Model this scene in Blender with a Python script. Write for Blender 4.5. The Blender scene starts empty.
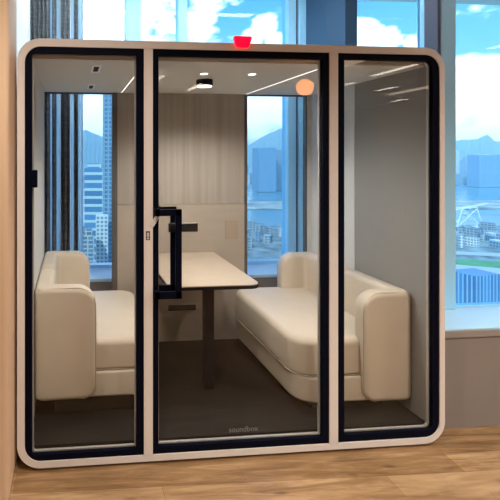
import bpy, bmesh, math, random
from mathutils import Vector, Matrix
C = bpy.context.scene
COL = C.collection
random.seed(7)
PI = math.pi

# ------------------------------------------------------------------ camera, sky, sun, exposure
CAM = Vector((0.289, -2.444, 1.70))
YAW = math.radians(5.29)
F = Vector((math.sin(YAW), math.cos(YAW), 0)); R = Vector((math.cos(YAW), -math.sin(YAW), 0)); U = Vector((0, 0, 1))
def ray(px, py):
    return F + R * ((px - 113) / 450.0) + U * ((155 - py) / 450.0)
def X_at(px, Y):                                   # world X of image column px on the plane y = Y
    t = (px - 113) / 450.0; u = Y - CAM.y
    s, c = math.sin(YAW), math.cos(YAW)
    return CAM.x + (t * c * u + s * u) / (c - s * t)

cd = bpy.data.cameras.new('camera'); cam = bpy.data.objects.new('camera', cd); COL.objects.link(cam)
cam.location = CAM; cam.rotation_euler = (PI / 2, 0, -YAW)
cd.sensor_width = 36; cd.lens = 32.4; cd.shift_x = 137 / 500; cd.shift_y = -95 / 500
cd.clip_start = 0.05; cd.clip_end = 30000
C.camera = cam
C.view_settings.view_transform = 'Standard'; C.view_settings.look = 'None'
C.view_settings.gamma = 1; C.view_settings.use_curve_mapping = False
C.view_settings.exposure = 1.0

W = bpy.data.worlds.new('sky'); C.world = W; W.use_nodes = True
nt = W.node_tree; N = nt.nodes; L = nt.links
for n in list(N): N.remove(n)
def nd(t, **k):
    n = N.new(t)
    for a, b in k.items(): setattr(n, a, b)
    return n
def wmath(op, a, b=None, clamp=False):
    m = nd('ShaderNodeMath', operation=op); m.use_clamp = clamp
    for i, v in enumerate((a, b)):
        if v is None: continue
        if isinstance(v, (int, float)): m.inputs[i].default_value = v
        else: L.new(v, m.inputs[i])
    return m.outputs[0]
tc = nd('ShaderNodeTexCoord'); dirv = tc.outputs['Generated']
noise = nd('ShaderNodeTexNoise'); noise.inputs['Scale'].default_value = 15; noise.inputs['Detail'].default_value = 7
noise.inputs['Roughness'].default_value = 0.58
mp = nd('ShaderNodeMapping'); mp.inputs['Scale'].default_value = (1, 1, 2.0)
L.new(dirv, mp.inputs[0]); L.new(mp.outputs[0], noise.inputs['Vector'])
nval = wmath('SUBTRACT', noise.outputs['Fac'], 0.5)
# clouds: (px, py, radius px, weight)
BLOBS = [(98, 15, 55, 1.0), (160, 25, 24, .5), (196, 30, 17, .62), (205, 8, 14, .6), (266, 27, 9, 1.0), (252, 40, 8, .9), (277, 42, 9, .9),
         (268, 112, 26, .75), (95, 112, 30, .8), (366, 34, 12, 1.0), (384, 44, 12, .8), (350, 18, 6, .6), (414, 46, 8, .8),
         (458, 84, 20, 1.0), (485, 82, 20, 1.05), (530, 95, 36, 1.1), (470, 105, 42, 1.15), (505, 115, 42, 1.1), (440, 120, 50, .9),
         (330, 125, 40, .6), (640, 70, 90, .8), (20, 60, 80, .7)]
acc = None
for px, py, r, w in BLOBS:
    d = ray(px, py).normalized()
    vm = nd('ShaderNodeVectorMath', operation='DISTANCE'); L.new(dirv, vm.inputs[0]); vm.inputs[1].default_value = d
    sc = r / 450.0 * (d.dot(F) ** 1.6)
    v = wmath('MULTIPLY', wmath('MAXIMUM', wmath('MULTIPLY', wmath('SUBTRACT', 1.85, wmath('DIVIDE', vm.outputs['Value'], sc)), .60), 0.0), w)
    v = wmath('MINIMUM', v, 0.62)
    acc = v if acc is None else wmath('MAXIMUM', acc, v)
cl = wmath('ADD', acc, wmath('MULTIPLY', nval, 1.7))
mr = nd('ShaderNodeMapRange', interpolation_type='SMOOTHSTEP'); mr.inputs['From Min'].default_value = 0.14; mr.inputs['From Max'].default_value = 0.50
L.new(cl, mr.inputs['Value'])
sep = nd('ShaderNodeSeparateXYZ'); L.new(dirv, sep.inputs[0])
ramp = nd('ShaderNodeValToRGB')
ramp.color_ramp.elements[0].position = 0.0; ramp.color_ramp.elements[0].color = (0.50, 0.68, 0.80, 1)
ramp.color_ramp.elements[1].position = 0.75; ramp.color_ramp.elements[1].color = (0.05, 0.19, 0.5, 1)
e = ramp.color_ramp.elements.new(0.10); e.color = (0.23, 0.45, 0.64, 1)
e = ramp.color_ramp.elements.new(0.32); e.color = (0.07, 0.25, 0.58, 1)
L.new(sep.outputs['Z'], ramp.inputs[0])
mix = nd('ShaderNodeMix', data_type='RGBA'); L.new(mr.outputs[0], mix.inputs['Factor'])
L.new(ramp.outputs[0], mix.inputs[6]); mix.inputs[7].default_value = (1.35, 1.33, 1.28, 1)
bg = nd('ShaderNodeBackground'); L.new(mix.outputs[2], bg.inputs['Color']); bg.inputs['Strength'].default_value = 1.25
C.cycles.volume_bounces = 2; C.cycles.max_bounces = 16; C.cycles.transparent_max_bounces = 32; C.cycles.diffuse_bounces = 6
wo = nd('ShaderNodeOutputWorld'); L.new(bg.outputs[0], wo.inputs['Surface'])

sd = bpy.data.lights.new('sun', 'SUN'); sd.energy = 3.0; sd.angle = 0.02; sd.color = (1, 0.96, 0.88)
sun = bpy.data.objects.new('sun', sd); COL.objects.link(sun)
sun.rotation_euler = Vector((0.5, 0.65, -0.75)).to_track_quat('-Z', 'Y').to_euler()

# ------------------------------------------------------------------ helpers
def mat(name, col=(.5, .5, .5), rough=.5, metal=0, spec=.5, noise=0, nscale=30, bump=0, bscale=200, emit=None, estr=0, sheen=0, stretch=(1, 1, 1)):
    m = bpy.data.materials.new(name); m.use_nodes = True
    t = m.node_tree; b = t.nodes['Principled BSDF']
    b.inputs['Base Color'].default_value = (*col, 1); b.inputs['Roughness'].default_value = rough
    b.inputs['Metallic'].default_value = metal; b.inputs['Specular IOR Level'].default_value = spec
    if sheen: b.inputs['Sheen Weight'].default_value = sheen
    if emit: b.inputs['Emission Color'].default_value = (*emit, 1); b.inputs['Emission Strength'].default_value = estr
    if noise or bump:
        tc = t.nodes.new('ShaderNodeTexCoord'); mpn = t.nodes.new('ShaderNodeMapping'); mpn.inputs['Scale'].default_value = stretch
        t.links.new(tc.outputs['Object'], mpn.inputs[0])
    if noise:
        n = t.nodes.new('ShaderNodeTexNoise'); n.inputs['Scale'].default_value = nscale; n.inputs['Detail'].default_value = 4
        t.links.new(mpn.outputs[0], n.inputs['Vector'])
        r = t.nodes.new('ShaderNodeValToRGB')
        r.color_ramp.elements[0].position = .3; r.color_ramp.elements[1].position = .7
        r.color_ramp.elements[0].color = (*[c * (1 - noise) for c in col], 1)
        r.color_ramp.elements[1].color = (*[min(1, c * (1 + noise)) for c in col], 1)
        t.links.new(n.outputs['Fac'], r.inputs[0]); t.links.new(r.outputs[0], b.inputs['Base Color'])
    if bump:
        n = t.nodes.new('ShaderNodeTexNoise'); n.inputs['Scale'].default_value = bscale
        t.links.new(mpn.outputs[0], n.inputs['Vector'])
        bp = t.nodes.new('ShaderNodeBump'); bp.inputs['Strength'].default_value = bump; bp.inputs['Distance'].default_value = .002
        t.links.new(n.outputs['Fac'], bp.inputs['Height']); t.links.new(bp.outputs[0], b.inputs['Normal'])
    return m
def glass_mat(name, tint, ior=1.45, rough=0.0):
    m = bpy.data.materials.new(name); m.use_nodes = True
    t = m.node_tree; t.nodes.clear()
    tr = t.nodes.new('ShaderNodeBsdfTransparent'); tr.inputs[0].default_value = (*tint, 1)
    gl = t.nodes.new('ShaderNodeBsdfGlossy'); gl.inputs['Roughness'].default_value = rough
    fr = t.nodes.new('ShaderNodeFresnel'); fr.inputs['IOR'].default_value = ior
    ge = t.nodes.new('ShaderNodeNewGeometry')            # back faces keep plain transmission
    mu = t.nodes.new('ShaderNodeMath'); mu.operation = 'SUBTRACT'; mu.inputs[0].default_value = 1
    t.links.new(ge.outputs['Backfacing'], mu.inputs[1])
    m2 = t.nodes.new('ShaderNodeMath'); m2.operation = 'MULTIPLY'
    t.links.new(fr.outputs[0], m2.inputs[0]); t.links.new(mu.outputs[0], m2.inputs[1])
    mx = t.nodes.new('ShaderNodeMixShader'); o = t.nodes.new('ShaderNodeOutputMaterial')
    t.links.new(m2.outputs[0], mx.inputs[0]); t.links.new(tr.outputs[0], mx.inputs[1]); t.links.new(gl.outputs[0], mx.inputs[2])
    t.links.new(mx.outputs[0], o.inputs[0])
    return m
def tag(o, label=None, cat=None, group=None, kind=None):
    if label: o['label'] = label
    if cat: o['category'] = cat
    if group: o['group'] = group
    if kind: o['kind'] = kind
    return o
def thing(name, label, cat, loc=(0, 0, 0), group=None, kind=None):
    o = bpy.data.objects.new(name, None); COL.objects.link(o); o.location = loc; o.empty_display_size = .1
    return tag(o, label, cat, group, kind)
def obj(name, bm, m, parent=None, smooth=False, label=None, kind=None):
    me = bpy.data.meshes.new(name); bmesh.ops.recalc_face_normals(bm, faces=bm.faces)
    bm.to_mesh(me); bm.free(); me.materials.append(m)
    if smooth:
        for p in me.polygons: p.use_smooth = True
        me.set_sharp_from_angle(angle=math.radians(38))
    o = bpy.data.objects.new(name, me); COL.objects.link(o)
    if parent is not None:
        o.parent = parent
        if parent.parent is None: o.matrix_parent_inverse = Matrix.Translation(-parent.location)
    if label: o['label'] = label
    if kind: o['kind'] = kind
    return o
def box(bm, x0, x1, y0, y1, z0, z1, bev=0, seg=2):
    vs = [bm.verts.new((x, y, z)) for x in (x0, x1) for y in (y0, y1) for z in (z0, z1)]
    fs = [(0, 1, 3, 2), (4, 6, 7, 5), (0, 4, 5, 1), (2, 3, 7, 6), (0, 2, 6, 4), (1, 5, 7, 3)]
    faces = [bm.faces.new([vs[i] for i in f]) for f in fs]
    if bev:
        es = list({e for f in faces for e in f.edges})
        bmesh.ops.bevel(bm, geom=es, offset=bev, segments=seg, profile=.5, affect='EDGES')
    return bm
def B(*a, **k): return box(bmesh.new(), *a, **k)
def cyl(bm, c, r, h, axis='Z', n=32, r2=None):
    M = Matrix.Translation(Vector(c))
    if axis == 'Y': M = M @ Matrix.Rotation(PI / 2, 4, 'X')
    if axis == 'X': M = M @ Matrix.Rotation(PI / 2, 4, 'Y')
    bmesh.ops.create_cone(bm, cap_ends=True, segments=n, radius1=r, radius2=r if r2 is None else r2, depth=h, matrix=M)
    return bm
def rr(x0, x1, z0, z1, rad, n=8):
    """rounded rectangle outline; rad = (lower left, lower right, upper right, upper left)"""
    if isinstance(rad, (int, float)): rad = (rad,) * 4
    pts = []
    for (cx, cz, sx, sz, a0), r in zip(((x0, z0, 1, 1, PI), (x1, z0, -1, 1, 1.5 * PI), (x1, z1, -1, -1, 0), (x0, z1, 1, -1, .5 * PI)), rad):
        r = max(r, 1e-4)
        for k in range(n + 1):
            a = a0 + k / n * PI / 2
            pts.append((cx + sx * r + r * math.cos(a), cz + sz * r + r * math.sin(a)))
    return pts
def ring(outer, inner, y0, y1, bm=None):
    bm = bm or bmesh.new(); n = len(outer)
    v = [[bm.verts.new((x, y, z)) for x, z in loop] for loop in (outer, inner) for y in (y0, y1)]  # o0 o1 i0 i1
    for i in range(n):
        j = (i + 1) % n
        bm.faces.new((v[0][i], v[0][j], v[2][j], v[2][i])); bm.faces.new((v[1][i], v[3][i], v[3][j], v[1][j]))
        bm.faces.new((v[0][i], v[1][i], v[1][j], v[0][j])); bm.faces.new((v[2][i], v[2][j], v[3][j], v[3][i]))
    return bm
def slab(outline, y0, y1, bm=None):
    bm = bm or bmesh.new()
    a = [bm.verts.new((x, y0, z)) for x, z in outline]; b = [bm.verts.new((x, y1, z)) for x, z in outline]
    bm.faces.new(a); bm.faces.new(b[::-1])
    for i in range(len(a)):
        j = (i + 1) % len(a); bm.faces.new((a[i], b[i], b[j], a[j]))
    return bm
def loft(loops, bm=None, cap=True):
    bm = bm or bmesh.new()
    vs = [[bm.verts.new(p) for p in lp] for lp in loops]; n = len(vs[0])
    for a, b in zip(vs, vs[1:]):
        for i in range(n):
            j = (i + 1) % n; bm.faces.new((a[i], a[j], b[j], b[i]))
    if cap: bm.faces.new(vs[0][::-1]); bm.faces.new(vs[-1])
    return bm
def pad(x0, x1, y0, y1, z0, z1, rad, edge, n=8, k=6, bottom=None):
    """upholstered pad: rounded footprint with soft top and bottom edges"""
    loops = []; bottom = edge if bottom is None else bottom
    def lay(ins, z):
        ra = tuple(max(r - ins, .004) for r in rad)
        loops.append([(x, y, z) for x, y in rr(x0 + ins, x1 - ins, y0 + ins, y1 - ins, ra, n)])
    for i in range(k + 1):
        a = i / k * PI / 2; lay(bottom * (1 - math.sin(a)), z0 + bottom * (1 - math.cos(a)))
    for i in range(k + 1):
        a = i / k * PI / 2; lay(edge * (1 - math.cos(a)), z1 - edge * (1 - math.sin(a)))
    return loft(loops)
def tube(pts, r, bm=None, n=8, closed=False):
    pts = [Vector(p) for p in pts]; loops = []; up = Vector((0, 0, 1)); prev = None
    m = len(pts)
    for i, p in enumerate(pts):
        a = pts[(i - 1) % m] if (closed or i) else p; b = pts[(i + 1) % m] if (closed or i < m - 1) else p
        t = (b - a).normalized()
        if prev is None: prev = t.orthogonal().normalized()
        s = (prev - t * prev.dot(t)).normalized(); prev = s; q = t.cross(s)
        loops.append([p + s * (r * math.cos(2 * PI * k / n)) + q * (r * math.sin(2 * PI * k / n)) for k in range(n)])
    if closed: loops.append(loops[0])
    return loft(loops, bm, cap=not closed)

# ------------------------------------------------------------------ materials
M = {}
M['shell'] = mat('pod_shell_paint', (.74, .68, .65), .42)
M['black'] = mat('black_metal', (.002, .003, .010), .55, spec=.06)
M['seal'] = mat('glazing_seal', (.50, .49, .47), .35, metal=.3)
M['felt_dark'] = mat('side_felt_grey', (.29, .29, .28), .95, noise=.04, nscale=60, bump=.2, bscale=400)
M['felt_lit'] = mat('side_felt_lit', (.66, .67, .64), .95, noise=.03, nscale=60, bump=.2, bscale=400)  # side felt lightened so its colour carries the window light
M['ceil_felt'] = mat('pod_ceiling', (.68, .70, .68), .9, noise=.03, nscale=40)
M['carpet'] = mat('dark_carpet', (.018, .017, .0165), .98, noise=.25, nscale=70, bump=.6, bscale=600, spec=.1)
M['cream'] = mat('cream_leatherette', (.64, .565, .455), .55, noise=.03, nscale=8, bump=.12, bscale=500)
M['piping'] = mat('taupe_piping', (.30, .25, .19), .7)
M['seam'] = mat('arm_seam', (.42, .35, .26), .7)
M['table'] = mat('oak_laminate', (.50, .415, .325), .42, noise=.05, nscale=6, stretch=(1, 8, 1))
M['plinth'] = mat('dark_plinth', (.02, .018, .016), .8)
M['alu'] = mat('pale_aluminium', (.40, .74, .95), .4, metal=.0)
M['alu_dark'] = mat('anthracite_aluminium', (.10, .09, .12), .5)
M['column'] = mat('slate_blue_panel', (.03, .095, .18), .6)
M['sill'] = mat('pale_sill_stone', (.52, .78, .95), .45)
M['dado'] = mat('taupe_wall_paint', (.25, .215, .195), .85, noise=.02, nscale=5)
M['nosing'] = mat('sill_nosing_paint', (.30, .26, .24), .7)
M['peach'] = mat('peach_wall_paint', (.72, .50, .33), .7)
M['white'] = mat('white_paint', (.78, .77, .74), .8)
M['steel'] = mat('brushed_steel', (.6, .6, .6), .35, metal=1)
M['glass'] = glass_mat('pod_glass', (.93, .925, .92), 1.5)
M['backglass'] = glass_mat('pod_rear_glass', (.97, .975, .98), 1.4)
M['window'] = glass_mat('tinted_window_glass', (.71, .91, 1.0), 1.35)

def plank_mat():
    m = bpy.data.materials.new('oak_plank_floor'); m.use_nodes = True; t = m.node_tree; b = t.nodes['Principled BSDF']
    tc = t.nodes.new('ShaderNodeTexCoord'); mp = t.nodes.new('ShaderNodeMapping'); mp.inputs['Rotation'].default_value = (0, 0, math.radians(1.5))
    t.links.new(tc.outputs['Object'], mp.inputs[0])
    br = t.nodes.new('ShaderNodeTexBrick'); br.inputs['Scale'].default_value = 1
    br.inputs['Brick Width'].default_value = 1.2; br.inputs['Row Height'].default_value = .15; br.inputs['Mortar Size'].default_value = .0012
    br.inputs['Mortar Smooth'].default_value = .3; br.offset = .37
    br.inputs['Color1'].default_value = (0.30, 0.30, 0.30, 1); br.inputs['Color2'].default_value = (.75, .75, .75, 1); br.inputs['Mortar'].default_value = (0.05, .05, .05, 1)
    t.links.new(mp.outputs[0], br.inputs['Vector'])
    mp2 = t.nodes.new('ShaderNodeMapping'); mp2.inputs['Scale'].default_value = (1.6, 14, 1); t.links.new(mp.outputs[0], mp2.inputs[0])
    n = t.nodes.new('ShaderNodeTexNoise'); n.inputs['Scale'].default_value = 1.6; n.inputs['Detail'].default_value = 6; n.inputs['Roughness'].default_value = .65; n.inputs['Distortion'].default_value = .6
    t.links.new(mp2.outputs[0], n.inputs['Vector'])
    mp3 = t.nodes.new('ShaderNodeMapping'); mp3.inputs['Scale'].default_value = (3.2, 9, 1); t.links.new(mp.outputs[0], mp3.inputs[0])
    k = t.nodes.new('ShaderNodeTexVoronoi'); k.inputs['Scale'].default_value = 1.0; t.links.new(mp3.outputs[0], k.inputs['Vector'])
    kr = t.nodes.new('ShaderNodeMapRange'); kr.inputs['From Min'].default_value = .03; kr.inputs['From Max'].default_value = .16; kr.inputs['To Min'].default_value = .55; t.links.new(k.outputs['Distance'], kr.inputs['Value'])
    add = t.nodes.new('ShaderNodeMix'); add.data_type = 'FLOAT'; add.inputs[0].default_value = .68
    t.links.new(br.outputs['Color'], add.inputs[2]); t.links.new(n.outputs['Fac'], add.inputs[3])
    r = t.nodes.new('ShaderNodeValToRGB'); r.color_ramp.elements[0].position = .30; r.color_ramp.elements[0].color = (.12, .06, .025, 1)
    r.color_ramp.elements[1].position = .66; r.color_ramp.elements[1].color = (.46, .30, .16, 1)
    e = r.color_ramp.elements.new(.48); e.color = (.27, .155, .07, 1)
    t.links.new(add.outputs[0], r.inputs[0])
    mul = t.nodes.new('ShaderNodeMix'); mul.data_type = 'RGBA'; mul.blend_type = 'MULTIPLY'; mul.inputs[0].default_value = 1
    t.links.new(r.outputs[0], mul.inputs[6]); t.links.new(kr.outputs[0], mul.inputs[7])
    t.links.new(mul.outputs[2], b.inputs['Base Color']); b.inputs['Roughness'].default_value = .34
    return m
M['planks'] = plank_mat()

def ribbed_mat():                        # vertical timber-look panelling above, plain panel below
    m = bpy.data.materials.new('vertical_grain_panel'); m.use_nodes = True; t = m.node_tree; b = t.nodes['Principled BSDF']
    tc = t.nodes.new('ShaderNodeTexCoord'); sp = t.nodes.new('ShaderNodeSeparateXYZ'); t.links.new(tc.outputs['Object'], sp.inputs[0])
    mp = t.nodes.new('ShaderNodeMapping'); mp.inputs['Scale'].default_value = (26, 1, .5); t.links.new(tc.outputs['Object'], mp.inputs[0])
    n = t.nodes.new('ShaderNodeTexNoise'); n.inputs['Scale'].default_value = 1; n.inputs['Detail'].default_value = 3; t.links.new(mp.outputs[0], n.inputs['Vector'])
    r = t.nodes.new('ShaderNodeValToRGB'); r.color_ramp.elements[0].position = .35; r.color_ramp.elements[0].color = (.33, .29, .25, 1)
    r.color_ramp.elements[1].position = .65; r.color_ramp.elements[1].color = (.41, .36, .31, 1)
    t.links.new(n.outputs['Fac'], r.inputs[0]); t.links.new(r.outputs[0], b.inputs['Base Color']); b.inputs['Roughness'].default_value = .7
    return m
M['ribbed'] = ribbed_mat()
M['lower_panel'] = mat('plain_rear_panel', (.42, .36, .30), .6, noise=.04, nscale=3, stretch=(1, 1, 5))

# ------------------------------------------------------------------ the room
SILL = .617
H = 3.35
def struct(name, bm, m, parent=None, smooth=False):
    o = obj(name, bm, m, parent, smooth)
    if parent is None: o['kind'] = 'structure'
    return o
RX0, RX1, RY0 = -4.0, 10.5, -13.0
struct('floor', B(RX0, RX1, RY0, 2.0, -.1, 0), M['planks'])
struct('ceiling', B(RX0, RX1, RY0, 2.1, H, H + .15), M['white'])
struct('wall_rear', B(RX0, RX1, RY0 - .15, RY0, 0, H), M['dado'])
struct('wall_right', B(RX1, RX1 + .15, RY0, .6, 0, H), M['white'])
struct('wall_far_left', B(RX0 - .15, RX0, RY0, -.2, 0, H), M['white'])
# wall beside the pod: near pier with a softened corner, and the recessed wall that runs on to the windows
struct('wall_left', B(RX0, -.014, -.22, .12, 0, H, bev=.022, seg=3), M['peach'])
struct('wall_recess', B(-.4, -.075, .12, 2.0, 0, H), M['white'])
# low walls under the windows
bm = bmesh.new(); box(bm, -.4, 2.60, 1.50, 2.0, 0, SILL - .03)
struct('wall_back', bm, M['dado'])
bm = bmesh.new(); box(bm, 2.56, RX1, .15, .60, 0, SILL - .055); 
struct('wall_window_front', bm, M['dado'])
struct('wall_window_return', B(2.56, 2.96, .60, 1.95, 0, SILL - .055), M['dado'])
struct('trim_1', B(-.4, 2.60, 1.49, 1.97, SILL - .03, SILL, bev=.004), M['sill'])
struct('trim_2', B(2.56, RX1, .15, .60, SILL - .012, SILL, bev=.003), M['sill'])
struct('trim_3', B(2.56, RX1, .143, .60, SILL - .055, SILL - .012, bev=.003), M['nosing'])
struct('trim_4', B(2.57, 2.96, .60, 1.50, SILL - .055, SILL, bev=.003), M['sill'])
# slate blue column in the corner, with an oblique face towards the room
xa_ = X_at(306, 1.84); q = [(xa_, 1.84), (X_at(326, 1.66), 1.66), (X_at(345, 1.52), 1.52), (2.895, 1.49), (2.895, 2.0), (xa_, 2.0)]
struct('trim_5', loft([[(x, y, SILL) for x, y in q], [(x, y, H) for x, y in q]]), M['column'])
q = [(X_at(345, 1.51), 1.50), (2.90, 1.46), (2.90, 1.485), (X_at(346, 1.52), 1.525)]
struct('trim_6', loft([[(x, y, SILL) for x, y in q], [(x, y, H) for x, y in q]]), mat('deep_blue_strip', (.02, .045, .08), .5))

def window(n, parts, panes):
    w = thing('window_%d' % n, None, None); w['kind'] = 'structure'
    for (m, b) in parts: obj('window_frame', b, m, w)
    for b in panes: obj('window_glass', b, M['window'], w)
    return w
XF = lambda px: X_at(px, 1.86)
# back facade: two bays
f = bmesh.new()
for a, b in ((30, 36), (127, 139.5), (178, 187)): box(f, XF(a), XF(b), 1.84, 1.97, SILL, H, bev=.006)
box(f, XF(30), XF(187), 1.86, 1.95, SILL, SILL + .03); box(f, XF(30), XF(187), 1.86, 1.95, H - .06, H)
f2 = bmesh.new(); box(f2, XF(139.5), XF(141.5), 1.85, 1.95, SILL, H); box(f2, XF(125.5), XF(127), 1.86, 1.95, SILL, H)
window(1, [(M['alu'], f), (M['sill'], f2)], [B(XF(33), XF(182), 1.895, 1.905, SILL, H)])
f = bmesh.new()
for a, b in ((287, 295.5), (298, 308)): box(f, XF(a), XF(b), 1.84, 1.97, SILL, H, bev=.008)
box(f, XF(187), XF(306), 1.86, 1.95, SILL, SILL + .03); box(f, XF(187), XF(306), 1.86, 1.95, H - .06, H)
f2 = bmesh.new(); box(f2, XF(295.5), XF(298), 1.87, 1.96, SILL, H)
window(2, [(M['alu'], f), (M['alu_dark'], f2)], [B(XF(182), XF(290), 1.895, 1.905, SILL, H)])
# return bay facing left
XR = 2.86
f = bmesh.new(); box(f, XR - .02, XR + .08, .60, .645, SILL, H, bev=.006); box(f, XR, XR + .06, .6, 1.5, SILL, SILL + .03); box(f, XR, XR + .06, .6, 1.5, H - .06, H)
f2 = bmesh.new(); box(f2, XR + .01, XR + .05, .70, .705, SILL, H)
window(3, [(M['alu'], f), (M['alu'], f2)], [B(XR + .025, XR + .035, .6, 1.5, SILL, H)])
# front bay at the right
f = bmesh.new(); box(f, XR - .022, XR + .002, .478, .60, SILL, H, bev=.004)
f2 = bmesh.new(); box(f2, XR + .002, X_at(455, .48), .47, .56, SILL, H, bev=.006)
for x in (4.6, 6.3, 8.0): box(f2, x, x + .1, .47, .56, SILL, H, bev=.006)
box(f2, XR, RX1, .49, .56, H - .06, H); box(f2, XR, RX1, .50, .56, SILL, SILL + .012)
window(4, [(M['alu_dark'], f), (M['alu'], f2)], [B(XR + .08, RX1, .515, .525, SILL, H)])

def mirror_pt(px, py, d):
    p = CAM + ray(px, py) * d; return Vector((p.x, -p.y, p.z))
LR = []
for px, py in ((388, 87), (400, 99), (346, 83), (160, 76)):
    q = mirror_pt(px, py, (H - 1.7) * 450 / (155 - py)); LR.append((q.x, q.y))
# ceiling fittings of the room (they mirror in the pod's glass)
lampm = mat('lit_diffuser', (.9, .9, .9), .5, emit=(1, .86, .70), estr=8)
hous = mat('lamp_housing', (.7, .7, .7), .5)
for i, (x, y) in enumerate([(-2.6, -2.0), (6.6, -2.2), (-2.6, -4.6), (3.2, -8.0), (6.4, -5.6)] + LR):
    hl = .34 if (x, y) in LR else .62
    t = thing('ceiling_light', 'long slim ceiling light in the room in front of the pod', 'ceiling light', (x, y, H), 'slim ceiling lights of the room')
    obj('housing', B(x - .07, x + .07, y - hl, y + hl, H - .035, H, bev=.004), hous, t)
    obj('diffuser', B(x - .055, x + .055, y - hl + .02, y + hl - .02, H - .042, H - .030), lampm, t)
for i, (x, y) in enumerate([(2.7, -1.6), (0.2, -1.3), (1.4, -3.2), (4.4, -1.6), (3.4, -3.6)]):
    ld = bpy.data.lights.new('downlight_glow', 'SPOT'); ld.energy = 105; ld.color = (1, .90, .78); ld.spot_size = 2.2; ld.spot_blend = .8; ld.shadow_soft_size = .05
    lo = bpy.data.objects.new('downlight_glow', ld); COL.objects.link(lo); lo.location = (x, y, H - .03)
    t = thing('ceiling_downlight', 'round warm downlight in the room ceiling before the pod', 'downlight', (x, y, H), 'round warm downlights of the room')
    bm = bmesh.new(); cyl(bm, (x, y, H - .008), .055, .016); obj('trim_ring', bm, hous, t)
    lo.parent = t; lo.location = (0, 0, -.04)
for px, py, wd, ln in ((417, 88, .16, .9), (356, 58, .20, .55)):  # second panel is added; its glow stands in for a mirrored beige cove
    q = mirror_pt(px, py, (H - 1.7) * 450 / (155 - py))
    t = thing('ceiling_panel_light', 'broad warm ceiling panel light mirrored %s of the right pane' % ('at the right' if px > 400 else 'in place of a beige ceiling cove, at the top left'), 'ceiling light', (q.x, q.y, H))
    obj('housing', B(q.x - wd - .02, q.x + wd + .02, q.y - ln - .02, q.y + ln + .02, H - .03, H), hous, t)
    obj('diffuser', B(q.x - wd, q.x + wd, q.y - ln, q.y + ln, H - .036, H - .028), mat('warm_diffuser', (.9, .9, .9), .5, emit=(1, .78, .56), estr=3), t)
for x0, x1, y in ((-.3, 2.4, 1.15), (3.2, 8.6, -.35)):  # unseen strips added to brighten the window frames and curtains
    t = thing('added_fill_strip', 'long unseen cool-white fill light added above the %s windows' % ('rear' if y > 0 else 'right'), 'ceiling light', ((x0 + x1) / 2, y, H))
    obj('housing', B(x0, x1, y - .06, y + .06, H - .02, H), hous, t)
    obj('diffuser', B(x0 + .02, x1 - .02, y - .05, y + .05, H - .026, H - .018), mat('fill_strip_glow', (.9, .9, .9), .5, emit=(.72, .88, 1), estr=22 if y > 0 else 6), t)
# orange paper lantern whose mirror image shows in the door glass: placed at the mirror of its image point
def mirror_pt(px, py, d):
    p = CAM + ray(px, py) * d; return Vector((p.x, -p.y, p.z))
lp = mirror_pt(306, 87, 8.0)
t = thing('globe_pendant', 'orange glowing globe pendant mirrored in the door glass', 'pendant lamp', (lp.x, lp.y, H))
bm = bmesh.new(); bmesh.ops.create_uvsphere(bm, u_segments=32, v_segments=20, radius=.15, matrix=Matrix.Translation(lp))
obj('shade', bm, mat('lantern_glow', (.9, .5, .2), .6, emit=(1, .34, .06), estr=12), t, True)
if lp.z + .15 < H:
    obj('cord', tube([(lp.x, lp.y, lp.z + .14), (lp.x, lp.y, H)], .004), M['black'], t)

# ------------------------------------------------------------------ curtains
sheer_m = bpy.data.materials.new('sheer_voile'); sheer_m.use_nodes = True
t_ = sheer_m.node_tree; t_.nodes.clear()
a_ = t_.nodes.new('ShaderNodeBsdfTranslucent'); a_.inputs[0].default_value = (.95, .95, .95, 1)
b_ = t_.nodes.new('ShaderNodeBsdfTransparent'); b_.inputs[0].default_value = (.95, .95, .95, 1); mx_ = t_.nodes.new('ShaderNodeMixShader'); mx_.inputs[0].default_value = .22
o_ = t_.nodes.new('ShaderNodeOutputMaterial'); t_.links.new(a_.outputs[0], mx_.inputs[1]); t_.links.new(b_.outputs[0], mx_.inputs[2]); t_.links.new(mx_.outputs[0], o_.inputs[0])
drape_m = mat('charcoal_drape', (.17, .175, .18), .9, noise=.35, nscale=14, stretch=(1, 1, 4), bump=.4, bscale=300)
def wavy(x0, x1, yc, amp, waves, z0, z1, ph=0, th=.004, taper=1.0):
    bm = bmesh.new(); n = int(waves * 12) + 2; rows = 8; front = []; 
    for k in range(rows + 1):
        z = z0 + (z1 - z0) * k / rows; row = []
        for i in range(n + 1):
            s = i / n; a = s * waves * 2 * PI + ph
            sw = 1 + .12 * math.sin(z * 2.3 + ph)
            row.append((x0 + (x1 - x0) * s + .006 * math.sin(2 * a), yc + amp * sw * math.sin(a) + .25 * amp * math.sin(2.3 * a + 1 + .4 * z), z))
        front.append(row)
    va = [[bm.verts.new(p) for p in r] for r in front]; vb = [[bm.verts.new((p[0], p[1] + th, p[2])) for p in r] for r in front]
    for k in range(rows):
        for i in range(n):
            bm.faces.new((va[k][i], va[k][i + 1], va[k + 1][i + 1], va[k + 1][i])); bm.faces.new((vb[k][i], vb[k + 1][i], vb[k + 1][i + 1], vb[k][i + 1]))
        bm.faces.new((va[k][0], va[k + 1][0], vb[k + 1][0], vb[k][0])); bm.faces.new((va[k][n], vb[k][n], vb[k + 1][n], va[k + 1][n]))
    for k in (0, rows):
        for i in range(n): bm.faces.new((va[k][i], vb[k][i], vb[k][i + 1], va[k][i + 1]))
    return bm
XC = lambda px: X_at(px, 1.62)
t = thing('sheer_curtain', 'white sheer curtain gathered behind the grey drapes at the left window', 'curtain', (.2, 1.76, SILL))
obj('fabric', wavy(X_at(34, 1.76), X_at(83, 1.76), 1.76, .028, 9, SILL + .005, H - .04), sheer_m, t, True)
obj('track', B(X_at(30, 1.76), X_at(120, 1.76), 1.745, 1.775, H - .04, H), M['white'], t)
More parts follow.
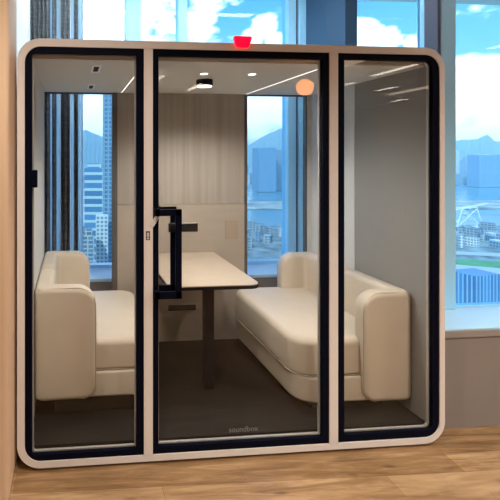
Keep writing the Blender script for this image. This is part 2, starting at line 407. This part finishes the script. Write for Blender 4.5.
t = thing('drape_curtain', 'dark grey pleated drape hanging in folds at the left window', 'curtain', (.2, 1.62, SILL))
for a, b, wv in ((31, 49.3, 4.2), (52.6, 56.2, .9), (60.3, 69.5, 2.1), (74, 77.5, .9)):
    obj('pleat', wavy(XC(a), XC(b), 1.62, .035, wv, SILL + .005, H - .04, ph=a), drape_m, t, True)
obj('track', B(XC(30), XC(120), 1.605, 1.635, H - .04, H), M['white'], t)

# ------------------------------------------------------------------ the pod
PW, PD, Z0, Z1 = 2.467, 1.42, .016, 2.327
FZ, CZ = .10, 2.230
pod = thing('meeting_pod', 'large glass-fronted acoustic meeting pod with rounded white frame and black-edged panes', 'meeting pod', (PW / 2, PD / 2, 0))
ro = .125
shell_o = rr(0, PW, Z0, Z1, ro, 12)
bm = ring(shell_o, rr(.040, PW - .031, Z0 + .034, Z1 - .042, ro - .036, 12), 0, .06)          # front frame
obj('front_frame', bm, M['shell'], pod, True)
bm = ring(rr(.004, PW - .004, Z0 + .004, Z1 - .004, ro, 12), rr(.052, PW - .052, FZ - .03, CZ + .03, .04, 12), .062, PD)
obj('shell', bm, M['shell'], pod, True)
for x0, x1 in ((.6865, .7355), (1.7575, 1.8085)):
    obj('front_post', B(x0, x1, 0, .06, Z0 + .032, Z1 - .040), M['shell'], pod)
# floor, ceiling, sides
obj('floor_panel', B(.05, PW - .05, .062, PD - .005, FZ - .03, FZ), M['carpet'], pod)
obj('ceiling_panel', B(.05, PW - .05, .062, PD - .005, CZ, CZ + .03), M['ceil_felt'], pod)
for a, b, m, lb in ((.062, .7465, 'felt_dark', 'grey felt side panel'), (.7495, PD - .045, 'felt_lit', 'felt side panel with window light put into its colour')):
    obj('side_panel', B(.052, .064, a, b, FZ, CZ), M['felt_lit'], pod)  # left panels both take the felt with light in its colour
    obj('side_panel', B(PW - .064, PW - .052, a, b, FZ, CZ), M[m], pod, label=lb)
# rear wall: centre panel, frame and two glass panes
YB = PD - .045
xb0, xb1 = X_at(112, YB), X_at(246, YB)
zsp = 1.70 - 50 * (YB - CAM.y) / 450
obj('rear_panel', B(xb0 + .045, xb1 - .02, YB - .012, YB + .03, zsp, CZ), M['ribbed'], pod, label='upper rear panel with vertical grain')
obj('rear_panel', B(xb0 + .045, xb1 - .02, YB - .014, YB + .03, FZ, zsp - .003), M['lower_panel'], pod, label='plain lower rear panel')
frm = mat('rear_frame_grey', (.10, .095, .09), .5)
for p0, p1, w0, w1 in ((.052, xb0 + .045, .012, .045), (xb1 - .02, PW - .103, .026, .012)):
    bm = bmesh.new()
    box(bm, p0, p0 + w0, YB - .016, YB + .032, FZ, CZ); box(bm, p1 - w1, p1, YB - .016, YB + .032, FZ, CZ)
    box(bm, p0 + w0, p1 - w1, YB, YB + .03, FZ, FZ + .03); box(bm, p0 + w0, p1 - w1, YB, YB + .03, CZ - .012, CZ)
    obj('rear_frame', bm, frm, pod)
obj('corner_panel', B(PW - .103, PW - .064, YB - .02, YB + .03, FZ, CZ), M['felt_lit'], pod, label='pale corner strip beside the rear glass')  # filler strip in the same lightened felt
obj('rear_glass', B(.064, xb0, YB + .010, YB + .018, FZ + .03, CZ - .012), M['backglass'], pod)
obj('rear_glass', B(xb1 + .006, PW - .115, YB + .010, YB + .018, FZ + .03, CZ - .012), M['backglass'], pod)
# levelling feet under the shell
bm = bmesh.new()
for x in (.2, PW / 2, PW - .2):
    for y in (.15, PD - .15):
        obj('foot', cyl(bmesh.new(), (x, y, .009), .03, .018, n=20), M['black'], pod)
bm.free()
# front panes -------------------------------------------------------
def pane(x0, x1, zb, zt, g, radO, radI, name, y0=.006, y1=.050):
    """g = (left, right, bottom, top) widths of the black border"""
    gx0, gx1, gz0, gz1 = x0 + g[0], x1 - g[1], zb + g[2], zt - g[3]
    o = obj(name, ring(rr(x0, x1, zb, zt, radO), rr(gx0, gx1, gz0, gz1, radI), y0, y1), M['black'], pod, True)
    w = .007
    obj('seal', ring(rr(gx0 - .001, gx1 + .001, gz0 - .001, gz1 + .001, radI), rr(gx0 + w, gx1 - w, gz0 + w, gz1 - w, radI), .032, .048), M['seal'], o, True)
    obj('glass_pane', slab(rr(gx0 - .002, gx1 + .002, gz0 - .002, gz1 + .002, radI), .020, .028), M['glass'], o)
    return o
fl = pane(.0405, .6860, .052, 2.2845, (.038, .040, .032, .034), (.085, .002, .002, .085), (.012, .003, .003, .012), 'fixed_window')
fr_ = pane(1.8090, 2.4355, .054, 2.2845, (.040, .040, .038, .034), (.002, .085, .085, .002), (.003, .03, .03, .003), 'fixed_window')
door = pane(.7360, 1.7570, .052, 2.2845, (.032, .038, .036, .036), .002, .003, 'door')
# door furniture
def handle(y_in, y_out):
    bm = bmesh.new(); hx0, hx1 = .742, X_at(180, 0); zt = 1.7 - (209 - 155) / 450 * 2.46; zb = 1.7 - (298 - 155) / 450 * 2.46
    lo, hi = min(y_in, y_out), max(y_in, y_out); yo0, yo1 = (y_out, y_out + .02) if y_out < y_in else (y_out - .02, y_out)
    box(bm, hx1 - .034, hx1, yo0, yo1, zb, zt, bev=.003)
    box(bm, hx0, hx1, yo0, yo1, zt - .036, zt, bev=.003); box(bm, hx0, hx1, yo0, yo1, zb, zb + .040, bev=.003)
    box(bm, hx0, hx0 + .026, lo, hi, zt - .036, zt, bev=.003); box(bm, hx0, hx0 + .026, lo, hi, zb, zb + .040, bev=.003)
    return bm
obj('door_handle', handle(.010, -.045), M['black'], door, label='outer black pull handle')
obj('door_handle', handle(.046, .10), M['black'], door, label='inner black pull handle')
zz = lambda py, d=2.46: 1.7 - (py - 155) / 450 * d
lat = bmesh.new(); box(lat, X_at(168, .06), X_at(197, .06), .040, .056, zz(232.5, 2.52), zz(223.5, 2.52), bev=.003)
obj('latch_plate', lat, mat('smoked_black_plastic', (.03, .03, .032), .35), door)
# swing tag by the lock
tb = bmesh.new(); box(tb, -.012, .012, -.002, .002, -.034, .026, bev=.001); bmesh.ops.rotate(tb, verts=tb.verts, matrix=Matrix.Rotation(math.radians(32), 3, 'Y'))
bmesh.ops.translate(tb, verts=tb.verts, vec=(X_at(155, -.01), -.006, zz(221)))
obj('hanging_tag', tb, mat('creased_tag', (.66, .65, .64), .6, noise=.3, nscale=150), door)
# lettering near the foot of the door glass
cu = bpy.data.curves.new('lettering', 'FONT'); cu.body = 'soundbox'; cu.size = .046; cu.extrude = .0004; cu.space_character = 1.02
tmp = bpy.data.objects.new('lettering_source', cu); COL.objects.link(tmp)
dg = bpy.context.evaluated_depsgraph_get(); me = bpy.data.meshes.new_from_object(tmp.evaluated_get(dg)); bpy.data.objects.remove(tmp)
bm = bmesh.new(); bm.from_mesh(me); bpy.data.meshes.remove(me)
xs = [v.co.x for v in bm.verts]; w0, w1 = min(xs), max(xs); tx0, tx1 = X_at(229, .02), X_at(258, .02)
s = (tx1 - tx0) / (w1 - w0)
for v in bm.verts: v.co = Vector((tx0 + (v.co.x - w0) * s, .0192 + v.co.z * .5, 1.7 - (432.3 - 155) / 450 * 2.535 + v.co.y * s))
obj('lettering', bm, mat('grey_lettering', (.20, .20, .20), .6), door, label='small grey lettering')
# small plates
sx = X_at(148, 0)
pl = obj('label_plate', B(X_at(145.8, 0), X_at(150, 0), -.0015, .0005, zz(240.5), zz(231.5)), mat('dark_label', (.06, .05, .05), .5), pod)
obj('label_print', B(X_at(146.8, 0), X_at(149, 0), -.0022, -.0014, zz(237.2), zz(233)), mat('label_white', (.6, .55, .5), .5), pl)
obj('label_print', B(X_at(146.8, 0), X_at(149, 0), -.0022, -.0014, zz(239.6), zz(238)), mat('label_white', (.6, .55, .5), .5), pl)
obj('presence_sensor', B(X_at(32, 0), X_at(37.5, 0), -.006, .018, zz(187.5, 2.42), zz(170, 2.42), bev=.004), M['black'], pod)
# red status lamp on the top edge
redm = mat('red_lamp_lens', (.7, .0, .015), .3, emit=(1, .0, .022), estr=.9)
xa, xb = X_at(233.5, -.01), X_at(251, -.01); za, zb = zz(39, 2.56), zz(49.5, 2.56)
loops = [[(xa, -.028, za), (xb, -.028, za), (xb, -.001, za), (xa, -.001, za)], [(xa, -.028, za - .022), (xb - .002, -.028, za - .022), (xb - .002, -.001, za - .022), (xa, -.001, za - .022)],
         [(xa + .022, -.022, zb), (xb - .018, -.022, zb), (xb - .018, -.001, zb), (xa + .022, -.001, zb)]]
bm = loft(loops); bmesh.ops.bevel(bm, geom=bm.edges[:], offset=.003, segments=2, affect='EDGES')
obj('status_lamp', bm, redm, pod, True, label='glowing red status lamp')
# ceiling fittings of the pod
def ceil_pt(px, py, z=CZ):
    d = (z - 1.70) * 450 / (155 - py); return CAM + ray(px, py) * d
ledm = mat('led_line', (.9, .9, .9), .5, emit=(1, .95, .86), estr=.9)
for px in (120, 245):
    p = ceil_pt(px, 94.5)
    obj('led_strip', B(p.x - .0025, p.x + .0025, .10, YB - .02, CZ - .003, CZ + .001), ledm, pod)
spot = mat('spot_lens', (.9, .9, .9), .5, emit=(1, .96, .90), estr=5)
p = ceil_pt(204.5, 84.2, CZ - .03)
bm = bmesh.new(); cyl(bm, (p.x, p.y, CZ - .022), .058, .044, n=40); lb = obj('ceiling_lamp', bm, M['black'], pod, True, label='round black surface lamp')
bm = bmesh.new(); cyl(bm, (p.x, p.y, CZ - .045), .050, .004, n=40); obj('lens', bm, spot, lb)
ld = bpy.data.lights.new('pod_lamp', 'SPOT'); ld.energy = 20; ld.color = (1, .95, .88); ld.spot_size = 2.6; ld.spot_blend = .6; ld.shadow_soft_size = .05
lo = bpy.data.objects.new('pod_lamp', ld); COL.objects.link(lo); lo.location = (p.x, p.y, CZ - .06)
for px, py in ((204, 73.5), (252, 74)):
    p = ceil_pt(px, py)
    o = obj('downlight', ring([(p.x + .03 * math.cos(a * PI / 12), p.y + .03 * math.sin(a * PI / 12)) for a in range(24)], [(p.x + .024 * math.cos(a * PI / 12), p.y + .024 * math.sin(a * PI / 12)) for a in range(24)], 0, .004), M['white'], pod)
    for v in o.data.vertices: v.co = Vector((v.co.x, v.co.z, CZ - v.co.y))
    bm = bmesh.new(); cyl(bm, (p.x, p.y, CZ - .001), .024, .003, n=24); obj('lens', bm, spot, o)
    ld = bpy.data.lights.new('pod_downlight', 'SPOT'); ld.energy = 17; ld.color = (1, .96, .90); ld.spot_size = 2.7; ld.spot_blend = .7; ld.shadow_soft_size = .03
    lo = bpy.data.objects.new('pod_downlight', ld); COL.objects.link(lo); lo.location = (p.x, p.y, CZ - .01)
ventm = mat('vent_white', (.92, .92, .92), .5)
for px, py, s in ((96, 68.5, .028), (91, 86.5, .027)):
    p = ceil_pt(px, py)
    bm = bmesh.new(); box(bm, p.x - s, p.x + s, p.y - s * 4.4, p.y + s * 4.4, CZ - .004, CZ, bev=.001)
    o = obj('ceiling_vent', bm, ventm, pod)
    bm = bmesh.new(); box(bm, p.x - s * .55, p.x + s * .55, p.y - s * 2.6, p.y + s * 2.6, CZ - .006, CZ - .003); obj('vent_grille', bm, M['black'], o)
# socket strip on the rear panel under the table
yb = YB - .014
def zb_at(py, Y): return 1.7 - (py - 155) / 450 * (Y - CAM.y + .05)
o = obj('socket_strip', B(X_at(168, yb), X_at(195.5, yb), yb - .012, yb, zb_at(311, yb), zb_at(305.5, yb), bev=.003), M['black'], pod)
obj('socket_rim', B(X_at(168, yb), X_at(195.5, yb), yb - .010, yb, zb_at(312.3, yb), zb_at(311, yb)), M['steel'], o)
obj('wall_plate', B(X_at(225, yb), X_at(238, yb), yb - .006, yb, zb_at(240, yb), zb_at(221, yb), bev=.002), mat('taupe_plate', (.40, .32, .25), .6), pod)

# ------------------------------------------------------------------ table
tx0, tx1, ty0, ty1, tz = .905, 1.522, .37, YB - .016, .860
tab = thing('meeting_table', 'oak-topped table with black edge on one black leg inside the pod', 'table', (1.227, .58, FZ))
def rrz(x0, x1, y0, y1, r): return rr(x0, x1, y0, y1, r, 10)
def top_piece(ins, z0, z1):
    o = rrz(tx0 + ins, tx1 - ins, ty0 + ins, ty1, (.075, .075, .002, .002)); return loft([[(x, y, z0) for x, y in o], [(x, y, z1) for x, y in o]])
obj('tabletop', top_piece(.004, tz - .006, tz), M['table'], tab)
obj('table_edge', top_piece(0, tz - .026, tz - .006), M['black'], tab)
obj('leg', B(1.227 - .033, 1.227 + .033, .58 - .03, .58 + .03, FZ, tz - .032, bev=.003), M['black'], tab)
obj('leg_plate', B(1.227 - .08, 1.227 + .08, .50, .66, tz - .038, tz - .032), M['black'], tab)
obj('wall_bracket', B(1.05, 1.40, ty1 - .04, ty1, tz - .07, tz - .032), M['black'], tab)

# ------------------------------------------------------------------ sofas
def back_cushion(side, y_mid, y_end, zb, zt, arm_to, xw):
    """L shaped upholstered back: runs along the wall from y_mid and wraps round to an arm ending at distance arm_to from the wall.
       side = +1 for the left wall (sofa opens to +x), -1 for the right wall"""
    th = .115; sgn = 1 if y_end > y_mid else -1; o0 = .003; ri = .03; q = th - o0 + ri
    yc = y_end - sgn * q; ci = (o0 + q, yc)
    st = []                                                   # stations: (outer point, inner point)
    for i in range(23):
        y = y_mid + (yc - y_mid) * (1 - math.cos(i / 22 * PI / 2)); st.append(((o0, y), (th, y)))
    for i in range(1, 13):
        an = i / 12 * PI / 2; c_, s_ = math.cos(an), math.sin(an)
        st.append(((ci[0] - q * abs(c_) ** .28, ci[1] + sgn * q * abs(s_) ** .28), (ci[0] - ri * c_, ci[1] + sgn * ri * s_)))
    for i in range(1, 25):
        a = ci[0] + (arm_to - ci[0]) * math.sin(i / 24 * PI / 2); st.append(((a, y_end), (a, y_end - sgn * th)))
    mids = [((o[0] + n[0]) / 2, (o[1] + n[1]) / 2) for o, n in st]
    S = [0]
    for p, w in zip(mids, mids[1:]): S.append(S[-1] + math.hypot(w[0] - p[0], w[1] - p[1]))
    T = S[-1]; loops = []
    def rnd(s, r): return r - math.sqrt(max(r * r - (r - s) ** 2, 0)) if s < r else 0
    for i, (o, n) in enumerate(st):
        L_ = math.hypot(n[0] - o[0], n[1] - o[1]); nx, ny = (n[0] - o[0]) / L_, (n[1] - o[1]) / L_; mx, my = mids[i]
        s0, s1 = S[i], T - S[i]
        top = zt - rnd(s0, .07) - rnd(s1, .12); bot = zb + rnd(s1, .085)
        h = max(L_ / 2 - rnd(s0, .03) - rnd(s1, .035), .006); r = min(.036, h * .9)
        loops.append([(xw + side * (mx + nx * u), my + ny * u, z) for (u, z) in rr(-h, h, bot, top, r, 4)])
    return loft(loops)
def sofa(side, xw, y0, y1, zb, zt, zseat, label, arm=.375):
    s = thing('sofa', label, 'sofa', (xw + side * .38, (y0 + y1) / 2, FZ))
    def bx_(a0, a1): return (xw + side * a0, xw + side * a1) if side > 0 else (xw - a1, xw - a0)
    fr = (.02, .13, .13, .02) if side > 0 else (.13, .02, .02, .13)
    zc = zb + .16
    x0, x1 = bx_(.03, .735); obj('base', pad(x0, x1, y0 + .03, y1 - .02, zb, zc, fr, .018), M['cream'], s, True)
    x0, x1 = bx_(.10, .745); obj('seat_cushion', pad(x0, x1, y0 + .045, y1 - .03, zc, zseat, fr, .045, bottom=.02), M['cream'], s, True)
    ins = .004
    pts = [(x, y, zc + .002) for x, y in rr(x0 - .0, x1 + .0, y0 + .042, y1 - .028, fr, 8)]
    obj('piping', tube(pts, .005, closed=True), M['piping'], s, True)
    x0, x1 = bx_(.12, .60); obj('plinth', B(x0, x1, y0 + .12, y1 - .12, FZ, zb), M['plinth'], s)
    ym = (y0 + y1) / 2
    for ye in (y0, y1):
        sg = 1 if ye > ym else -1
        obj('back_cushion', back_cushion(side, ym + sg * .004, ye, zb, zt, arm, xw), M['cream'], s, True)
        # piping along the outer face of the arm
        rT, rB = .12, .085; a1 = arm; hz = .030
        q = [(.02, zt - .012)] + [(a1 - rT + rT * math.sin(k / 8 * PI / 2) - .006, zt - rT + rT * math.cos(k / 8 * PI / 2) - .006) for k in range(9)] + \
            [(a1 - rB + rB * math.cos(k / 8 * PI / 2) - .006, zb + rB - rB * math.sin(k / 8 * PI / 2) + .006) for k in range(9)]
        yy = ye - sg * .014
        # it follows the softened edge a little behind the face
        obj('arm_piping', tube([(xw + side * a, yy + 0, z) for a, z in q], .0028, n=6), M['seam'], s, True)
    return s
sofa(1, .066, .26, YB - .03, .225, .905, .575, 'cream upholstered sofa on the left side of the pod')
sofa(-1, PW - .064, .155, YB - .03, .175, .855, .565, 'cream upholstered sofa on the right side of the pod', arm=.33)

# ------------------------------------------------------------------ the city outside
GZ = 1.7 - 120.0
def at(px, d, z=GZ):
    p = CAM + ray(px, 155) * d; return Vector((p.x, p.y, z))
def zat(py, d): return 1.7 + (155 - py) / 450.0 * d
def tower_mat(name, c1, c2, fx, fz):
    m = bpy.data.materials.new(name); m.use_nodes = True; t = m.node_tree; b = t.nodes['Principled BSDF']
    tc = t.nodes.new('ShaderNodeTexCoord'); br = t.nodes.new('ShaderNodeTexBrick')
    sp = t.nodes.new('ShaderNodeSeparateXYZ'); t.links.new(tc.outputs['Object'], sp.inputs[0])
    ad = t.nodes.new('ShaderNodeMath'); ad.operation = 'ADD'; t.links.new(sp.outputs[0], ad.inputs[0]); t.links.new(sp.outputs[1], ad.inputs[1])
    cb = t.nodes.new('ShaderNodeCombineXYZ'); t.links.new(ad.outputs[0], cb.inputs[0]); t.links.new(sp.outputs[2], cb.inputs[1])
    br.inputs['Scale'].default_value = 1; br.inputs['Brick Width'].default_value = fx; br.inputs['Row Height'].default_value = fz; br.offset = 0
    br.inputs['Mortar Size'].default_value = min(fx, fz) * .18; br.inputs['Color1'].default_value = (*c1, 1); br.inputs['Color2'].default_value = (*[c * 1.5 for c in c1], 1); br.inputs['Mortar'].default_value = (*c2, 1)
    t.links.new(cb.outputs[0], br.inputs['Vector']); t.links.new(br.outputs['Color'], b.inputs['Base Color']); b.inputs['Roughness'].default_value = .5
    return m
TM = [tower_mat('tower_glass_blue', (.05, .12, .20), (.25, .32, .38), 4, 4), tower_mat('tower_pale', (.16, .20, .22), (.66, .66, .62), 3.5, 3.5),
      tower_mat('tower_grey', (.08, .12, .15), (.40, .42, .42), 5, 3.5), tower_mat('tower_ribbed', (.05, .14, .26), (.26, .40, .52), 2.4, 60)]
def ground(name, rows, z, m, th=2):
    """rows: list of (px_left, d_left, px_right, d_right) front and back edges"""
    (a, da, b, db), (c, dc, e, de) = rows
    P = [at(a, da, z), at(b, db, z), at(e, de, z), at(c, dc, z)]
    bm = loft([[(p.x, p.y, z - th) for p in P], [(p.x, p.y, z) for p in P]])
    return obj(name, bm, m)
sea = mat('harbour_water', (.10, .26, .33), .25, noise=.1, nscale=.01)
o = ground('harbour_water', [(-900, 100, 1200, 100), (-3000, 9000, 4000, 9000)], GZ - 2, sea, 1); tag(o, 'pale blue harbour water beyond the city', 'water', kind='stuff')
urban = mat('urban_ground', (.22, .25, .24), .9, noise=.6, nscale=.05)
grass = mat('park_grass', (.10, .30, .10), .9, noise=.3, nscale=.03)
road = mat('road_concrete', (.45, .46, .45), .9)
o = ground('urban_land', [(-900, 60, 1200, 60), (-900, 765, 1000, 765)], GZ, urban); o['kind'] = 'structure'
o = ground('breakwater', [(230, 1000, 1000, 1040), (200, 1150, 1000, 1240)], GZ + 1, mat('breakwater_stone', (.42, .42, .36), .9, noise=.5, nscale=.03)); tag(o, 'pale breakwater strip with trees crossing the harbour', 'breakwater')
o = ground('far_shore', [(-900, 1750, 1400, 1800), (-1200, 7000, 2000, 7000)], GZ, urban); o['kind'] = 'structure'
for k, (a, b, c, d_) in enumerate([((430, 505, 520, 470), (430, 525, 520, 500), grass, 'green park strip along the harbour road'), ((440, 420, 520, 385), (440, 455, 520, 440), grass, 'green lawn strip nearest the window')]):
    o = ground('park_strip', [a, b], GZ + .5, c); tag(o, d_, 'park')
for k, (a, b, lb) in enumerate([((430, 478, 520, 448), (430, 500, 520, 468), 'pale road between the two green strips'), ((425, 550, 520, 528), (425, 562, 520, 545), 'pale road on the harbour side of the park'),
                                ((240, 330, 300, 395), (240, 350, 300, 420), 'pale diagonal road seen below the middle window')]):
    o = ground('road', [a, b], GZ + .6, road); tag(o, lb, 'road')

def tower(name, px0, px1, d, ztop, m, label, cat, group=None, depth=None, rot=0, step=0):
    w = (px1 - px0) / 450 * d; depth = depth or w; c = at((px0 + px1) / 2, d)
    t = thing(name, label, cat, (c.x, c.y, GZ), group)
    b = bmesh.new(); h = ztop - GZ
    box(b, -w / 2, w / 2, -depth / 2, depth / 2, 0, h)
    if step: box(b, -w / 2 * .7, w / 2 * .7, -depth / 2 * .7, depth / 2 * .7, h, h * (1 + step))
    me = obj(name, b, m)
    me.location = c; me.rotation_euler = (0, 0, -YAW + rot)
    bpy.data.objects.remove(t)
    return tag(me, label, cat, group)
# far shore skyline
rnd = random.Random(3)
FAR = 'hazy high-rise in the skyline across the harbour'
px = 70
while px < 520:
    w = rnd.uniform(4, 9); d = rnd.uniform(1900, 2500)
    top = rnd.uniform(150, 172) if px > 300 else rnd.uniform(158, 182)
    tower('high_rise', px, px + w, d, max(zat(top, d), GZ + 25), rnd.choice(TM[:3]), FAR, 'building', 'high-rises across the harbour', step=rnd.choice((0, 0, .15)))
    px += w * rnd.uniform(.6, 1.1)
px = 70
while px < 520:
    w = rnd.uniform(4, 8); d = rnd.uniform(1790, 1880)
    tower('waterfront_block', px, px + w, d, zat(rnd.uniform(172, 180), d), rnd.choice(TM[:3]), 'low block on the far waterfront', 'building', 'low blocks on the far waterfront')
    px += w * rnd.uniform(.9, 1.5)
# near city between park and water, low roofs
for k in range(110):
    px = rnd.uniform(60, 515); d = rnd.uniform(570, 745); w = rnd.uniform(3, 8)
    if 276 < px < 430 and rnd.random() < .5: continue
    tower('low_building', px, px + w, d, GZ + rnd.uniform(5, 16), rnd.choice(TM[:3]), 'small low building on the near harbour side', 'building', 'low buildings on the near harbour side', depth=rnd.uniform(10, 22), rot=rnd.uniform(-.6, .6))
# named blocks
tower('harbour_tower', 255, 273, 1500, zat(148, 1500), TM[3], 'wide blue ribbed tower in the middle window, left half', 'building', step=0)
tower('harbour_tower', 273.5, 288, 1560, zat(150, 1560), TM[0], 'blue tower beside the ribbed one in the middle window', 'building')
tower('office_block', 473, 512, 1700, zat(155, 1700), TM[3], 'broad ribbed blue block below the skyline in the right window', 'building', depth=60)
tower('ribbed_block', 458, 490, 250, zat(272, 250), TM[3], 'nearest blue building with vertical ribs in the right window', 'building', depth=14, rot=.25)
tower('glass_tower', 103, 117, 420, zat(88, 420), TM[0], 'tall blue glass tower at the edge of the left window', 'building')
tower('slab_tower', 85, 104, 520, zat(168, 520), tower_mat('tower_bands', (.06, .16, .27), (.55, .60, .60), 80, 9), 'banded tower block in the left window', 'building', step=.05)
tower('pale_block', 96, 108, 400, zat(215, 400), TM[1], 'pale lower block before the banded tower in the left window', 'building')
tower('stepped_block', 82, 94, 380, zat(235, 380), TM[2], 'grey stepped block low in the left window', 'building', step=.1)
tower('shed', 248, 266, 420, GZ + 14, TM[1], 'white windowed shed beside the diagonal road', 'building', depth=14, rot=-.45)
# gantry on the near waterfront
c = at(467, 745); g = thing('gantry_crane', 'pale lattice gantry on the waterfront in the right window', 'crane', (c.x, c.y, GZ))
bm = bmesh.new(); Rr = R
def P3(a, z, b=0): return c + R * a + F * b + U * z
for b_ in (-6, 6):
    tube([P3(-22, 0, b_), P3(-12, 32, b_)], .9, bm, 6); tube([P3(22, 0, b_), P3(12, 32, b_)], .9, bm, 6); tube([P3(-12, 32, b_), P3(12, 34, b_)], .9, bm, 6); tube([P3(-22, 0, b_), P3(12, 32, b_)], .6, bm, 6); tube([P3(22, 0, b_), P3(-12, 32, b_)], .6, bm, 6)
obj('lattice', bm, mat('pale_steel', (.7, .72, .72), .6), g)
obj('boom', tube([P3(-34, 26), P3(34, 40)], 1.2, n=6), mat('pale_steel_boom', (.7, .72, .72), .6), g)
# hills
def hill(label, pts, d, depth, col):
    """pts: (px, py) crest"""
    rr_ = random.Random(5); loops = []
    crest = []
    for (a, ya), (b, yb_) in zip(pts, pts[1:]):
        for k in range(8):
            s = k / 8; crest.append((a + (b - a) * s, ya + (yb_ - ya) * s + rr_.uniform(-.5, .5)))
    crest.append(pts[-1])
    for px, py in crest:
        f, cr, bk = at(px, d - depth), at(px, d, zat(py, d)), at(px, d + depth)
        m1 = (f + cr) / 2 + U * rr_.uniform(-15, 15); m2 = (bk + cr) / 2
        loops.append([f, m1, cr, m2, bk])
    bm = bmesh.new(); vs = [[bm.verts.new(p) for p in lp] for lp in loops]
    for a, b in zip(vs, vs[1:]):
        for i in range(5): j = (i + 1) % 5; bm.faces.new((a[i], a[j], b[j], b[i]))
    bm.faces.new(vs[0]); bm.faces.new(vs[-1][::-1])
    tag(obj('hill', bm, mat('forest_hill', col, .95, noise=.3, nscale=.006)), label, 'hill')
hg = (.09, .16, .13)
hill('long hill ridge behind the skyline in the right window', [(400, 152), (440, 142), (462, 140), (478, 139), (487, 134), (495, 141), (540, 143), (600, 152)], 5200, 1200, hg)
hill('pointed hill rising in the middle window', [(225, 152), (250, 144), (268, 134), (286, 126), (300, 130), (330, 144), (370, 152)], 5600, 1200, hg)
hill('rounded hill in the left window', [(20, 150), (60, 138), (86, 130), (100, 136), (120, 142), (180, 152)], 5400, 1200, hg)
# haze over the harbour (real scattering air)
HAZE = True
if HAZE:
    hz = bpy.data.materials.new('harbour_haze'); hz.use_nodes = True; t = hz.node_tree; t.nodes.clear()
    vs_ = t.nodes.new('ShaderNodeVolumeScatter'); vs_.inputs['Color'].default_value = (.55, .82, 1, 1); vs_.inputs['Density'].default_value = 1 / 4200; vs_.inputs['Anisotropy'].default_value = 0
    o_ = t.nodes.new('ShaderNodeOutputMaterial'); t.links.new(vs_.outputs[0], o_.inputs['Volume'])
    P = [at(-900, 200), at(1300, 200), at(2000, 7600), at(-1500, 7600)]
    bm = loft([[(p.x, p.y, GZ - 10) for p in P], [(p.x, p.y, 330) for p in P]])
    tag(obj('haze', bm, hz), 'thin blue haze lying over the harbour', 'haze', kind='stuff')
